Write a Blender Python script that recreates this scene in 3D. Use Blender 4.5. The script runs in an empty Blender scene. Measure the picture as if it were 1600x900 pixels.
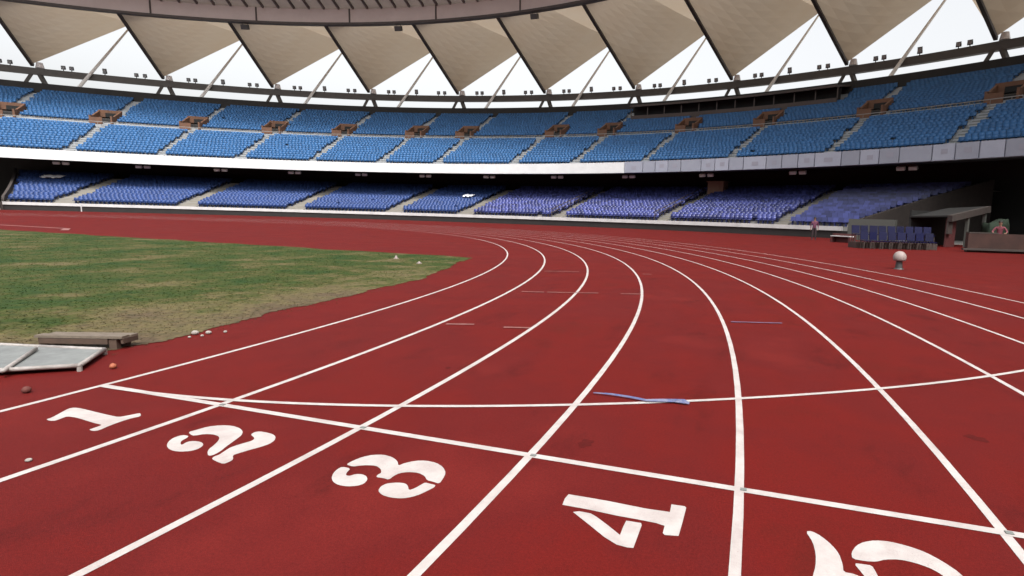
import bpy, bmesh, math, random
import numpy as np
from mathutils import Vector, Matrix
random.seed(7); rng = np.random.default_rng(7)
D = bpy.data; C = bpy.context.scene.collection; SC = bpy.context.scene
rad = math.radians

# ------------------------------------------------------------------ camera
F_PX, CAM_H, PITCH, ROLL, YAW = 868.756, 1.44045, 0.129911, 0.0282507, 0.292981
CAM = Vector((4.91191, -2.93462, CAM_H)); SX = 132.36
R_IN, YC = 36.7257, -1.34467                   # inner lane line radius, y of the bend's centre
XC = -R_IN
LW = 1.22
cyw, syw, cp, sp, cr, sr = math.cos(YAW), math.sin(YAW), math.cos(PITCH), math.sin(PITCH), math.cos(ROLL), math.sin(ROLL)
R0 = Vector((cyw, syw, 0)); U0 = Vector((-syw*sp, cyw*sp, cp)); FW = Vector((-syw*cp, cyw*cp, -sp))
RIGHT = cr*R0 + sr*U0; UP = -sr*R0 + cr*U0
cam = D.cameras.new('camera'); camo = D.objects.new('camera', cam); C.objects.link(camo)
cam.sensor_width = 36; cam.lens = F_PX/1600*36; cam.shift_x = -SX/1600; cam.clip_end = 5000; cam.clip_start = 0.05
M = Matrix((RIGHT, UP, -FW)).transposed().to_4x4(); M.translation = CAM; camo.matrix_world = M
SC.camera = camo

def ground(px, py, z=0.0):
    """point of the ground seen at a place measured in the photograph"""
    d = FW + RIGHT*((px-800-SX)/F_PX) + UP*((450-py)/F_PX)
    t = (z-CAM_H)/d.z
    return CAM + d*t

# ------------------------------------------------------------------ stadium plan: an ellipse and its offsets
EX, EY, EA, EB = -34.684, -41.288, 92.465, 105.778
def P(th, d, z=0.0):
    t = rad(th)
    return Vector((EX+(EA+d)*math.cos(t), EY+(EB+d)*math.sin(t), z))

# ------------------------------------------------------------------ materials
def mat(name, base, rough=0.7, spec=0.5, noise=None, scale=3.0, detail=4, bump=0.0, bscale=200., obj_tint=0.0, metal=0.0, trans=0.0, stretch=None):
    m = D.materials.new(name); m.use_nodes = True
    nt = m.node_tree; N = nt.nodes; L = nt.links
    b = N['Principled BSDF']; b.inputs['Roughness'].default_value = rough
    b.inputs['Specular IOR Level'].default_value = spec; b.inputs['Metallic'].default_value = metal
    tc = N.new('ShaderNodeTexCoord')
    col = None
    b.inputs['Base Color'].default_value = (*base, 1)
    if noise is not None:
        n = N.new('ShaderNodeTexNoise'); n.inputs['Scale'].default_value = scale; n.inputs['Detail'].default_value = detail; n.inputs['Roughness'].default_value = .65
        if stretch:
            mp = N.new('ShaderNodeMapping'); mp.inputs['Scale'].default_value = stretch
            L.new(tc.outputs['Object'], mp.inputs[0]); L.new(mp.outputs[0], n.inputs['Vector'])
        else: L.new(tc.outputs['Object'], n.inputs['Vector'])
        r = N.new('ShaderNodeValToRGB'); r.color_ramp.elements[0].position = .3; r.color_ramp.elements[1].position = .7
        r.color_ramp.elements[0].color = (*base, 1); r.color_ramp.elements[1].color = (*noise, 1)
        L.new(n.outputs['Fac'], r.inputs[0]); col = r.outputs[0]
    if obj_tint:
        oi = N.new('ShaderNodeObjectInfo'); at = N.new('ShaderNodeAttribute'); at.attribute_name = 'tint'
        ad = N.new('ShaderNodeMath'); ad.operation = 'ADD'; L.new(oi.outputs['Random'], ad.inputs[0]); L.new(at.outputs['Fac'], ad.inputs[1])
        mr = N.new('ShaderNodeMath'); mr.operation = 'FRACT'; L.new(ad.outputs[0], mr.inputs[0])
        mm = N.new('ShaderNodeMapRange'); mm.inputs['To Min'].default_value = 1-obj_tint; mm.inputs['To Max'].default_value = 1+obj_tint
        L.new(mr.outputs[0], mm.inputs['Value'])
        mx = N.new('ShaderNodeVectorMath'); mx.operation = 'SCALE'
        if col is not None: L.new(col, mx.inputs[0])
        else: mx.inputs[0].default_value = base
        L.new(mm.outputs[0], mx.inputs['Scale']); col = mx.outputs[0]
    if col is not None: L.new(col, b.inputs['Base Color'])
    if bump:
        n2 = N.new('ShaderNodeTexNoise'); n2.inputs['Scale'].default_value = bscale; n2.inputs['Detail'].default_value = 2
        L.new(tc.outputs['Object'], n2.inputs['Vector'])
        bp = N.new('ShaderNodeBump'); bp.inputs['Strength'].default_value = bump; bp.inputs['Distance'].default_value = .01
        L.new(n2.outputs['Fac'], bp.inputs['Height']); L.new(bp.outputs[0], b.inputs['Normal'])
    if trans:
        tr = N.new('ShaderNodeBsdfTranslucent'); tr.inputs[0].default_value = (*base, 1)
        if col is not None: L.new(col, tr.inputs[0])
        ms = N.new('ShaderNodeMixShader'); ms.inputs[0].default_value = trans
        L.new(b.outputs[0], ms.inputs[1]); L.new(tr.outputs[0], ms.inputs[2]); L.new(ms.outputs[0], N['Material Output'].inputs[0])
    return m

def paint_mat(name, base, dirty, worn):
    m = mat(name, base, rough=.7, spec=.2, bump=.3, bscale=220)
    nt = m.node_tree; N = nt.nodes; L = nt.links; b = N['Principled BSDF']; tc = N.new('ShaderNodeTexCoord')
    def noise(s, d, ro=.65):
        n = N.new('ShaderNodeTexNoise'); n.inputs['Scale'].default_value = s; n.inputs['Detail'].default_value = d; n.inputs['Roughness'].default_value = ro
        L.new(tc.outputs['Object'], n.inputs['Vector']); return n.outputs['Fac']
    def ramp(f, stops):
        r = N.new('ShaderNodeValToRGB'); e = r.color_ramp.elements
        for q, (p, c) in zip(e, stops): q.position = p; q.color = (*c, 1)
        L.new(f, r.inputs[0]); return r.outputs[0]
    a = ramp(noise(5, 5), [(.32, dirty), (.6, base)])
    f = ramp(noise(95, 4, .8), [(.30, (1, 1, 1)), (.40, (0, 0, 0))]); g = ramp(noise(1.6, 4), [(.42, (.5, .5, .5)), (.62, (.08, .08, .08))])
    mm = N.new('ShaderNodeMath'); mm.operation = 'MULTIPLY'; L.new(f, mm.inputs[0]); L.new(g, mm.inputs[1])
    x = N.new('ShaderNodeMix'); x.data_type = 'RGBA'; L.new(mm.outputs[0], x.inputs[0]); L.new(a, x.inputs[6]); x.inputs[7].default_value = (*worn, 1)
    L.new(x.outputs[2], b.inputs['Base Color'])
    return m
def track_mat():
    m = mat('red_track_rubber', (.17, .020, .017), rough=.8, spec=.09, bump=.35, bscale=260)
    nt = m.node_tree; N = nt.nodes; L = nt.links; b = N['Principled BSDF']
    tc = N.new('ShaderNodeTexCoord')
    def noise(s, d, st=None, ro=.6):
        n = N.new('ShaderNodeTexNoise'); n.inputs['Scale'].default_value = s; n.inputs['Detail'].default_value = d; n.inputs['Roughness'].default_value = ro
        if st:
            mp = N.new('ShaderNodeMapping'); mp.inputs['Scale'].default_value = st; L.new(tc.outputs['Object'], mp.inputs[0]); L.new(mp.outputs[0], n.inputs['Vector'])
        else: L.new(tc.outputs['Object'], n.inputs['Vector'])
        return n.outputs['Fac']
    def ramp(f, stops):
        r = N.new('ShaderNodeValToRGB'); e = r.color_ramp.elements
        while len(e) < len(stops): e.new(.5)
        for q, (p, c) in zip(e, stops): q.position = p; q.color = (*c, 1)
        L.new(f, r.inputs[0]); return r.outputs[0]
    def mul(a, c, f=1.0):
        x = N.new('ShaderNodeMix'); x.data_type = 'RGBA'; x.blend_type = 'MULTIPLY'; x.inputs[0].default_value = f
        L.new(a, x.inputs[6]); L.new(c, x.inputs[7]); return x.outputs[2]
    big = ramp(noise(.45, 6, None, .7), [(.32, (.086, .0080, .0056)), (.43, (.112, .0076, .0060)), (.54, (.098, .0082, .0074)), (.67, (.122, .0110, .0092))])
    grime = ramp(noise(1.7, 6, (1, .5, 1), .7), [(.26, (.62, .68, .70)), (.44, (.97, 1, 1)), (.62, (1.0, 1.0, 1.0)), (.76, (1.16, 1.3, 1.3))])
    spot = ramp(noise(5, 5, None, .7), [(.24, (.45, .5, .5)), (.34, (1, 1, 1))])
    grain = mul(ramp(noise(240, 2), [(.3, (.74, .74, .74)), (.7, (1.26, 1.26, 1.26))]), ramp(noise(70, 3, None, .75), [(.3, (.80, .80, .80)), (.7, (1.20, 1.20, 1.20))]))
    c = mul(mul(mul(big, grime), spot, .6), grain)
    L.new(c, b.inputs['Base Color'])
    rr = N.new('ShaderNodeMapRange'); rr.inputs['To Min'].default_value = .65; rr.inputs['To Max'].default_value = .85
    L.new(noise(.9, 4), rr.inputs['Value']); L.new(rr.outputs[0], b.inputs['Roughness'])
    return m

def grass_mat(name, blade=False):
    m = mat(name, (.04, .06, .02), rough=.85, spec=.2, bump=0 if blade else .9, bscale=35)
    nt = m.node_tree; N = nt.nodes; L = nt.links; b = N['Principled BSDF']
    geo = N.new('ShaderNodeNewGeometry')
    def noise(s, d, ro=.6):
        n = N.new('ShaderNodeTexNoise'); n.inputs['Scale'].default_value = s; n.inputs['Detail'].default_value = d; n.inputs['Roughness'].default_value = ro
        L.new(geo.outputs['Position'], n.inputs['Vector']); return n.outputs['Fac']
    # dry fringe towards the kerb of the bend: distance from the bend's centre
    sb = N.new('ShaderNodeVectorMath'); sb.operation = 'DISTANCE'; sb.inputs[1].default_value = (XC, YC, 0)
    L.new(geo.outputs['Position'], sb.inputs[0])
    mr = N.new('ShaderNodeMapRange'); mr.inputs['From Min'].default_value = 33.0; mr.inputs['From Max'].default_value = 35.9
    mr.inputs['To Min'].default_value = 0; mr.inputs['To Max'].default_value = .31
    L.new(sb.outputs['Value'], mr.inputs['Value'])
    ad = N.new('ShaderNodeMath'); sy = N.new('ShaderNodeSeparateXYZ'); L.new(geo.outputs['Position'], sy.inputs[0])
    my = N.new('ShaderNodeMapRange'); my.inputs['From Min'].default_value = 2.0; my.inputs['From Max'].default_value = 9.0; my.inputs['To Min'].default_value = 1; my.inputs['To Max'].default_value = .15
    L.new(sy.outputs['Y'], my.inputs['Value']); fm = N.new('ShaderNodeMath'); fm.operation = 'MULTIPLY'; L.new(mr.outputs[0], fm.inputs[0]); L.new(my.outputs[0], fm.inputs[1])
    L.new(noise(.8, 6, .72), ad.inputs[0]); L.new(fm.outputs[0], ad.inputs[1])
    r = N.new('ShaderNodeValToRGB'); e = r.color_ramp.elements
    stops = [(.36, (.014, .042, .007)), (.47, (.032, .052, .008)), (.55, (.058, .062, .016)), (.63, (.112, .092, .042)), (.80, (.090, .063, .041))]
    while len(e) < len(stops): e.new(.5)
    for q, (p, c) in zip(e, stops): q.position = p; q.color = (*c, 1)
    L.new(ad.outputs[0], r.inputs[0])
    n2 = N.new('ShaderNodeValToRGB'); n2.color_ramp.elements[0].position = .3; n2.color_ramp.elements[1].position = .7
    n2.color_ramp.elements[0].color = (.55, .6, .55, 1); n2.color_ramp.elements[1].color = (1.25, 1.2, 1.1, 1)
    L.new(noise(9, 4), n2.inputs[0])
    x = N.new('ShaderNodeMix'); x.data_type = 'RGBA'; x.blend_type = 'MULTIPLY'; x.inputs[0].default_value = 1
    L.new(r.outputs[0], x.inputs[6]); L.new(n2.outputs[0], x.inputs[7]); L.new(x.outputs[2], b.inputs['Base Color'])
    if blade:           # thin leaves let light through
        tr = N.new('ShaderNodeBsdfTranslucent'); L.new(x.outputs[2], tr.inputs[0]); ms = N.new('ShaderNodeMixShader'); ms.inputs[0].default_value = .6
        L.new(b.outputs[0], ms.inputs[1]); L.new(tr.outputs[0], ms.inputs[2]); L.new(ms.outputs[0], N['Material Output'].inputs[0])
    return m

MT = dict(
    track=track_mat(), grass=grass_mat('patchy_turf'), blade=grass_mat('grass_blades', True),
    ground=mat('grey_concrete_ground', (.2, .19, .18), noise=(.28, .27, .25), scale=.5),
    line=paint_mat('white_line_paint', (.44, .405, .39), (.36, .31, .295), (.14, .05, .042)),
    faint=mat('worn_line_paint', (.27, .125, .115), rough=.7, noise=(.16, .055, .048), scale=10),
    bluepaint=mat('worn_blue_paint', (.10, .09, .17), rough=.7, noise=(.11, .04, .06), scale=12),
    stain=mat('dark_rubber_stain', (.055, .006, .0055), noise=(.085, .007, .006), scale=25, rough=.8, spec=.1),
    stud=mat('dark_grey_stud', (.16, .17, .16), rough=.6),
    concrete=mat('stand_concrete', (.20, .19, .18), noise=(.28, .27, .26), scale=.8, rough=.85),
    stepc=mat('pale_step_concrete', (.20, .18, .145), noise=(.26, .24, .20), scale=1.2, rough=.85),
    upstep=mat('upper_step_concrete', (.13, .135, .135), noise=(.18, .18, .175), scale=1.2, rough=.85),
    upterr=mat('upper_terrace_concrete', (.26, .28, .30), noise=(.34, .35, .36), scale=.8, rough=.85),
    seat_gr=mat('faded_violet_plastic', (.046, .056, .19), rough=.36, obj_tint=.45),
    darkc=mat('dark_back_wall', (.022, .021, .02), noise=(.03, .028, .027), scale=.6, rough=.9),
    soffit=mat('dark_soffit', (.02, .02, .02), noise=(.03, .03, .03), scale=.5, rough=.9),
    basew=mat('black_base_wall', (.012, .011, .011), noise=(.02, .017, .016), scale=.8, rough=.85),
    white=mat('white_fascia_paint', (.66, .67, .67), noise=(.58, .59, .59), scale=.7, rough=.5),
    panel=mat('fascia_board', (.27, .285, .345), noise=(.31, .325, .385), scale=.9, rough=.5, obj_tint=.14),
    mark=mat('fascia_print', (.27, .27, .32), rough=.6),
    rail=mat('pale_parapet', (.55, .55, .55), noise=(.42, .42, .42), scale=.9, rough=.6),
    seat_lo=mat('violet_blue_plastic', (.020, .048, .165), rough=.5, obj_tint=.16),
    seat_up=mat('sky_blue_plastic', (.024, .100, .245), rough=.55, obj_tint=.12),
    navy=mat('navy_plastic', (.006, .007, .036), rough=.22, obj_tint=.2),
    membrane=mat('beige_roof_membrane', (.375, .31, .24), noise=(.36, .285, .21), scale=.12, rough=.8, spec=.1, trans=.36),
    inner=mat('grey_inner_roof', (.30, .25, .215), noise=(.23, .19, .165), scale=.5, rough=.8, spec=.2, trans=.2),
    ring=mat('pinkish_ring_paint', (.54, .455, .425), noise=(.48, .40, .37), scale=.4, rough=.6),
    steel=mat('dark_brown_steel', (.07, .05, .042), rough=.6, noise=(.05, .037, .033), scale=.8),
    greysteel=mat('grey_beam_steel', (.10, .092, .085), rough=.6, noise=(.08, .074, .07), scale=.8),
    purlin=mat('brown_purlin', (.13, .10, .088), rough=.7, noise=(.10, .078, .068), scale=.8),
    strut=mat('pale_tube', (.78, .78, .78), rough=.5),
    bearing=mat('white_bearing', (.75, .72, .72), rough=.5),
    lamp=mat('dark_lamp_housing', (.05, .05, .05), rough=.5),
    glass=mat('lamp_glass', (.35, .37, .38), rough=.2),
    fixture=mat('pale_fixture', (.7, .68, .64), rough=.5),
    brick=mat('brown_vomitory_wall', (.16, .075, .042), noise=(.105, .055, .035), scale=.9, rough=.85),
    dark=mat('dark_opening', (.012, .012, .012), rough=.9),
    press=mat('press_box_front', (.045, .034, .03), noise=(.075, .05, .042), scale=.5, rough=.6),
    wood=mat('weathered_timber', (.17, .135, .105), noise=(.10, .078, .057), scale=5, stretch=(1, 9, 9), rough=.85, bump=.3, bscale=60),
    wooddark=mat('dark_timber', (.055, .034, .024), noise=(.085, .052, .036), scale=6, rough=.9),
    mesh=mat('grey_sheet', (.19, .20, .195), noise=(.125, .13, .13), scale=6, rough=.75, bump=.3, bscale=90),
    pipe=mat('white_pipe', (.34, .31, .295), noise=(.20, .18, .165), scale=14, rough=.5),
    orange=mat('orange_foam', (.30, .085, .04), rough=.7),
    dullred=mat('dull_red_foam', (.10, .026, .02), rough=.8),
    stone=mat('pale_stone', (.38, .35, .32), noise=(.2, .175, .16), scale=30, rough=.9),
    blue=mat('blue_ribbon', (.04, .065, .19), rough=.6, noise=(.16, .16, .22), scale=14),
    skin=mat('skin', (.24, .13, .09), rough=.6), hair=mat('black_hair', (.012, .011, .01), rough=.6),
    shirt_m=mat('maroon_shirt', (.10, .025, .055), rough=.8), shirt_p=mat('rose_shirt', (.16, .035, .05), rough=.8),
    trouser=mat('dark_trousers', (.03, .018, .022), rough=.85), shoe=mat('dark_shoes', (.02, .02, .02), rough=.6),
    shelter=mat('pale_shelter_panel', (.058, .046, .041), noise=(.04, .032, .029), scale=2, rough=.8),
    post=mat('grey_green_post', (.085, .09, .08), rough=.6),
    lowwall=mat('brown_red_wall', (.058, .026, .020), noise=(.033, .016, .013), scale=1.4, rough=.9),
    maroon=mat('maroon_bench', (.08, .02, .02), rough=.7),
    peach=mat('peach_sunlit_wall_kiosk', (.36, .22, .165), noise=(.31, .19, .145), scale=1, rough=.85),  # sunlight painted into the corner wall's concrete; plain beige on the kiosk
    greendark=mat('dark_green_tarp', (.02, .035, .022), noise=(.03, .05, .03), scale=4, rough=.85),
    hood=mat('white_cap', (.27, .22, .205), rough=.6), cloth=mat('white_cloth', (.85, .85, .88), rough=.9),
)

# ------------------------------------------------------------------ helpers
def obj(name, bm, material, parent=None, smooth=False):
    me = D.meshes.new(name)
    if isinstance(bm, bmesh.types.BMesh):
        bmesh.ops.recalc_face_normals(bm, faces=bm.faces[:]); bm.to_mesh(me); bm.free()
    else:
        v, f = bm; me.from_pydata([tuple(p) for p in v], [], f)
    for mm in (material if isinstance(material, (list, tuple)) else [material]): me.materials.append(MT[mm])
    if smooth:
        for p in me.polygons: p.use_smooth = True
    o = D.objects.new(name, me); C.objects.link(o)
    if parent is not None:
        o.parent = parent
        if parent.type == 'EMPTY': o.matrix_parent_inverse = parent.matrix_basis.inverted()
    return o
def tag(o, label=None, cat=None, group=None, kind=None):
    for k, v in (('label', label), ('category', cat), ('group', group), ('kind', kind)):
        if v: o[k] = v
    return o
def empty(name, loc, label, cat, group=None, rz=0):
    o = D.objects.new(name, None); C.objects.link(o); o.location = loc; o.rotation_euler = (0, 0, rz); o.empty_display_size = .2
    return tag(o, label, cat, group)
def struct(name, bm, m): return tag(obj(name, bm, m), kind='structure')
def box(bm, c, s, rz=0.0, rx=0.0, ry=0.0):
    m = Matrix.Translation(c) @ Matrix.Rotation(rz, 4, 'Z') @ Matrix.Rotation(ry, 4, 'Y') @ Matrix.Rotation(rx, 4, 'X') @ Matrix.Diagonal((*s, 1))
    return bmesh.ops.create_cube(bm, size=1, matrix=m)
def tube(bm, a, b, r, r2=None, n=8):
    a, b = Vector(a), Vector(b); d = b-a
    m = Matrix.Translation((a+b)/2) @ d.to_track_quat('Z', 'Y').to_matrix().to_4x4()
    return bmesh.ops.create_cone(bm, cap_ends=True, segments=n, radius1=r, radius2=r if r2 is None else r2, depth=d.length, matrix=m)
def bar(bm, a, b, w, h, up=Vector((0, 0, 1))):
    """square bar from a to b, w wide and h deep"""
    a, b = Vector(a), Vector(b); d = (b-a).normalized(); s = d.cross(up).normalized()*w/2; u = s.cross(d).normalized()*h/2
    v = [bm.verts.new(p+i*s+j*u) for p in (a, b) for i, j in ((-1, -1), (1, -1), (1, 1), (-1, 1))]
    for f in ((0, 1, 2, 3), (4, 5, 6, 7), (0, 1, 5, 4), (1, 2, 6, 5), (2, 3, 7, 6), (3, 0, 4, 7)): bm.faces.new([v[i] for i in f])
def sweep(profile, thetas, closed=True, skip=None):
    """profile: list of (d, z) or function of theta; swept round the ellipse"""
    bm = bmesh.new(); prev = None; n = None
    for i, th in enumerate(thetas):
        pr = profile(th) if callable(profile) else profile
        cur = [bm.verts.new(P(th, d, z)) for d, z in pr]; n = len(cur)
        if prev:
            for k in range(n if closed else n-1):
                if skip and skip((th+thetas[i-1])/2, pr[k], pr[(k+1) % n]): continue
                bm.faces.new((prev[k], prev[(k+1) % n], cur[(k+1) % n], cur[k]))
        elif closed: first = cur
        prev = cur
    if closed and abs(thetas[-1]-thetas[0]) < 359:
        bm.faces.new(first); bm.faces.new(prev[::-1])
    return bm
def frange(a, b, s):
    n = max(1, int(round((b-a)/s))); return [a+(b-a)*i/n for i in range(n+1)]
FULL = frange(-215, 40, 4)[:-1] + frange(40, 145, .5)          # all the way round, fine where the photograph looks
VIEW = frange(40, 145, .5)

# ------------------------------------------------------------------ ground, track, grass
bm = bmesh.new(); bmesh.ops.create_grid(bm, x_segments=1, y_segments=1, size=1500, matrix=Matrix.Translation((-30, 0, -.012)))
struct('ground', bm, 'ground')
bm = bmesh.new()
bm.faces.new([bm.verts.new(P(th, .4, 0)) for th in frange(0, 360, 1)[:-1]])
struct('running_track', bm, 'track')
# turf inside the bend
GR = 35.62; YF = 12.7
edge = []
a1 = math.asin((YF-YC)/GR)
for i in range(500):
    a = a1*(1-i/499.); q = a*GR; w = .08*math.sin(q*.9)+.05*math.sin(q*2.3+1)+.03*math.sin(q*5.3)+.02*math.sin(q*13)+rng.normal(0, .014)
    edge.append((XC+(GR+w)*math.cos(a), YC+(GR+w)*math.sin(a)))
for i in range(40): edge.append((XC+GR+.05*math.sin(i*2.1), YC-1.0-i*2.5))
left_x = XC-GR
edge.append((left_x, YC-99)); edge.append((left_x, YC))
for i in range(60):
    f = i/59.; x = left_x+1.5+(XC+GR*math.cos(a1)-left_x-1.5)*f
    edge.append((x, YF+1.9*max(0, (-x-3)/40)**1.2 + .12*math.sin(i*2.3)+.08*math.sin(i*5.1)))
turf_edge = edge
bm = bmesh.new(); fcs = bm.faces.new([bm.verts.new((x, y, .006)) for x, y in edge]); bmesh.ops.triangulate(bm, faces=[fcs])
struct('turf_ground', bm, 'grass')
def inside(x, y):
    if y > YC: return math.hypot(x-XC, y-YC) < GR+rng.normal(.0, .15) and y < YF+1.9*max(0, (-x-3)/40)**1.2
    return x < XC+GR
# blades, denser near the camera
nb = 0; V = []; Fc = []
while nb < 40000:
    u = rng.random(); dist = 6+ (34-6)*rng.random()**1.7; ang = rad(rng.uniform(22, 90))
    x = CAM.x-dist*math.sin(ang); y = CAM.y+dist*math.cos(ang)
    if not inside(x, y): continue
    clump = math.sin(x*2.1+math.sin(y*1.3)*2)+math.sin(y*2.7+x*.6)
    fringe = math.hypot(x-XC, y-YC) > 34.6 if y > YC else x > -2.1
    if rng.random() < (.45 if fringe else .0): continue
    h = rng.uniform(.010, .024)*(1+.25*clump); w = .004+dist*.00045; r = rng.uniform(0, 6.28); lx, ly = rng.normal(0, h*1.7, 2); h *= .55
    k = len(V); dx, dy = math.cos(r)*w, math.sin(r)*w
    V += [(x-dx, y-dy, .005), (x+dx, y+dy, .005), (x+lx, y+ly, .006+max(h, .012))]; Fc.append((k, k+1, k+2)); nb += 1
tag(obj('grass', (V, Fc), 'blade'), 'short patchy green and dry turf inside the bend of the track', 'grass', kind='stuff')

# lane lines
def ribbon(pts, w, z):
    bm = bmesh.new(); prev = None
    for i, p in enumerate(pts):
        a = Vector(pts[max(i-1, 0)]); b = Vector(pts[min(i+1, len(pts)-1)]); t = (b-a).normalized(); n = Vector((-t.y, t.x))*w/2
        cur = (bm.verts.new((p[0]+n.x, p[1]+n.y, z)), bm.verts.new((p[0]-n.x, p[1]-n.y, z)))
        if prev: bm.faces.new((prev[0], prev[1], cur[1], cur[0]))
        prev = cur
    return bm
for k in range(10):
    r = R_IN+k*LW
    pts = [(k*LW, YC-60+i*3) for i in range(20)] + [(XC+r*math.cos(rad(a)), YC+r*math.sin(rad(a))) for a in frange(0, 180, .75)]
    struct('lane_line', ribbon(pts, .05 if k else .047, .002), 'line')
struct('start_line', ribbon([(-.02, 0), (9*LW+.03, 0)], .053, .0035), 'line')
cur = [ground(*q) for q in ((160, 603), (250, 616), (350, 627), (480, 632), (640, 634), (770, 634), (900, 632), (1030, 629.5), (1157, 625), (1270, 617), (1375, 607), (1490, 594), (1600, 580))]
# smooth the start arc with a cubic in x
xs = np.array([p.x for p in cur]); ys = np.array([p.y for p in cur]); cf = np.polyfit(xs, ys, 4)
gx = np.linspace(0, 8.4, 60)
struct('curved_start_line', ribbon([(x, float(np.polyval(cf, x))) for x in gx], .045, .005), 'line')
def dash(a, b, w, m): struct('exchange_mark', ribbon([ground(*a).to_2d(), ground(*b).to_2d()], w, .008), m)
for a, b in (((697, 507), (741, 507.5)), ((787, 512), (828, 513)), ((815, 456), (850, 457)), ((855, 457), (935, 458.5)), ((970, 459.5), (1001, 460)), ((850, 424), (905, 425)), ((1004, 428.5), (1018, 429))):
    dash(a, b, .06, 'faint')
dash((1142, 503.5), (1222, 505.5), .06, 'bluepaint')
bm = bmesh.new()
for k in range(1, 7): box(bm, (k*LW, 0.0, .007), (.034, .026, .003))
tag(obj('line_stud', bm, 'stud'), kind='structure')
# pale runway edge in the far D zone
struct('runway_edge', ribbon([(-60, 17.9), (-29.5, 16.6), (-27.6, 15.4)], .3, .008), 'faint')

# small stains on the rubber
for px_, py_, r0 in ((915, 693, .055), (1525, 685, .06), (700, 575, .03), (1090, 470, .05)):
    c = ground(px_, py_); bm = bmesh.new(); ph = rng.random()*6
    bm.faces.new([bm.verts.new((c.x+math.cos(a)*q, c.y+math.sin(a)*q, .0015)) for a in frange(0, 6.1, .25) for q in [r0*(1+.25*math.sin(2*a+ph)+.15*math.sin(5*a+ph*2))]])
    struct('track_stain', bm, 'stain')
# numerals, traced on the ground plane
def chaikin(pts, n=1):
    for _ in range(n):
        q = []
        for i, a in enumerate(pts):
            b = pts[(i+1) % len(pts)]
            q += [(a[0]*.78+b[0]*.22, a[1]*.78+b[1]*.22), (a[0]*.22+b[0]*.78, a[1]*.22+b[1]*.78)]
        pts = q
    return pts
NUM = {
 '1': ((60, 620, 8.889), [[(105,318),(190,290),(310,225),(420,165),(500,152),(600,165),(800,215),(1000,262),(1110,285),(1250,262),(1400,230),(1422,240),(1420,275),(1300,300),(1150,345),(1000,400),(840,470),(760,480),(700,460),(760,440),(860,405),(880,392),(780,370),(640,325),(520,290),(400,275),(330,300),(240,335),(160,338)]]),
 '2': ((240, 650, 7.619), [[(410,195),(520,165),(640,130),(800,112),(940,118),(1030,150),(1065,190),(1045,235),(990,275),(930,320),(860,370),(800,420),(740,455),(690,475),(650,475),(640,435),(660,395),(720,350),(770,300),(785,265),(770,240),(700,220),(600,218),(520,232),(460,238)],
   [(340,228),(420,240),(400,262),(330,300),(318,330),(335,350),(400,310),(480,300),(560,310),(595,335),(580,365),(520,400),(430,422),(330,428),(240,420),(180,395),(155,355),(175,310),(230,265)],
   [(690,515),(720,485),(780,465),(840,425),(900,385),(960,360),(1060,330),(1180,295),(1205,265),(1155,225),(1200,195),(1260,185),(1350,200),(1420,220),(1455,250),(1440,295),(1380,335),(1280,370),(1150,405),(1020,445),(940,470),(950,520),(900,550),(830,575),(760,550)]]),
 '3': ((500, 700, 7.273), [[(295,190),(380,145),(480,105),(600,80),(720,78),(820,105),(880,150),(890,205),(960,175),(1080,148),(1200,145),(1320,170),(1400,220),(1430,285),(1400,350),(1355,410),(1280,385),(1215,370),(1190,320),(1120,285),(1000,275),(900,290),(840,320),(780,365),(720,345),(640,335),(650,310),(700,285),(690,240),(640,205),(540,198),(440,205),(370,215)],
   [(250,215),(350,235),(300,285),(295,315),(340,320),(400,300),(480,300),(530,325),(540,365),(500,410),(420,435),(310,440),(210,425),(150,390),(130,345),(150,290),(195,245)],
   [(660,490),(690,440),(760,405),(880,395),(970,405),(1000,435),(1010,485),(1080,460),(1150,420),(1195,395),(1250,410),(1315,425),(1300,450),(1240,480),(1150,525),(1050,560),(930,578),(800,568),(700,535)]]),
 '4': ((860, 760, 6.667), [[(125,195),(150,130),(190,85),(400,120),(600,155),(800,195),(1000,235),(1245,270),(1260,190),(1400,210),(1415,225),(1375,380),(1335,520),(1190,510),(1170,490),(1190,415),(1100,385),(950,355),(700,310),(400,245)],
   [(235,270),(300,262),(420,285),(480,320),(600,410),(725,510),(760,420),(790,360),(945,385),(950,410),(910,520),(865,645),(800,640),(690,610),(560,530),(400,400)]]),
 '5': ((1240, 810, 5.333), [[(100,110),(150,108),(230,150),(320,225),(380,300),(410,390),(415,450),(505,465),(620,520),(640,600),(520,640),(330,640),(140,660),(150,560),(160,480),(183,400),(185,300),(160,200)],
   [(480,290),(520,230),(580,200),(680,185),(800,195),(960,235),(1100,285),(1240,360),(1390,460),(1470,560),(1480,660),(1400,740),(1250,790),(1150,780),(1250,700),(1290,600),(1270,500),(1200,450),(1120,410),(1000,370),(880,345),(760,345),(690,365),(600,360),(490,340)],
   [(500,375),(580,385),(650,395),(680,440),(710,500),(690,560),(620,520),(570,460)]]),
}
NLAB = {'1': 'white painted number 1 lying in the innermost lane', '2': 'white stencilled number 2 painted on the red track',
        '3': 'white stencilled number 3 painted on the red track', '4': 'white angular number 4 painted on the red track',
        '5': 'white curved number 5 cut off by the bottom of the picture'}
for n, ((ox, oy, s), polys) in NUM.items():
    bm = bmesh.new()
    for pl in polys:
        if n != '4': pl = chaikin(pl)
        f = bm.faces.new([bm.verts.new(ground(ox+x/s, oy+y/s).to_2d().to_3d()+Vector((0, 0, .002))) for x, y in pl])
        bmesh.ops.triangulate(bm, faces=[f])
    tag(obj('painted_number', bm, 'line'), NLAB[n], 'painted number', 'lane numbers behind the start line')

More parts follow.
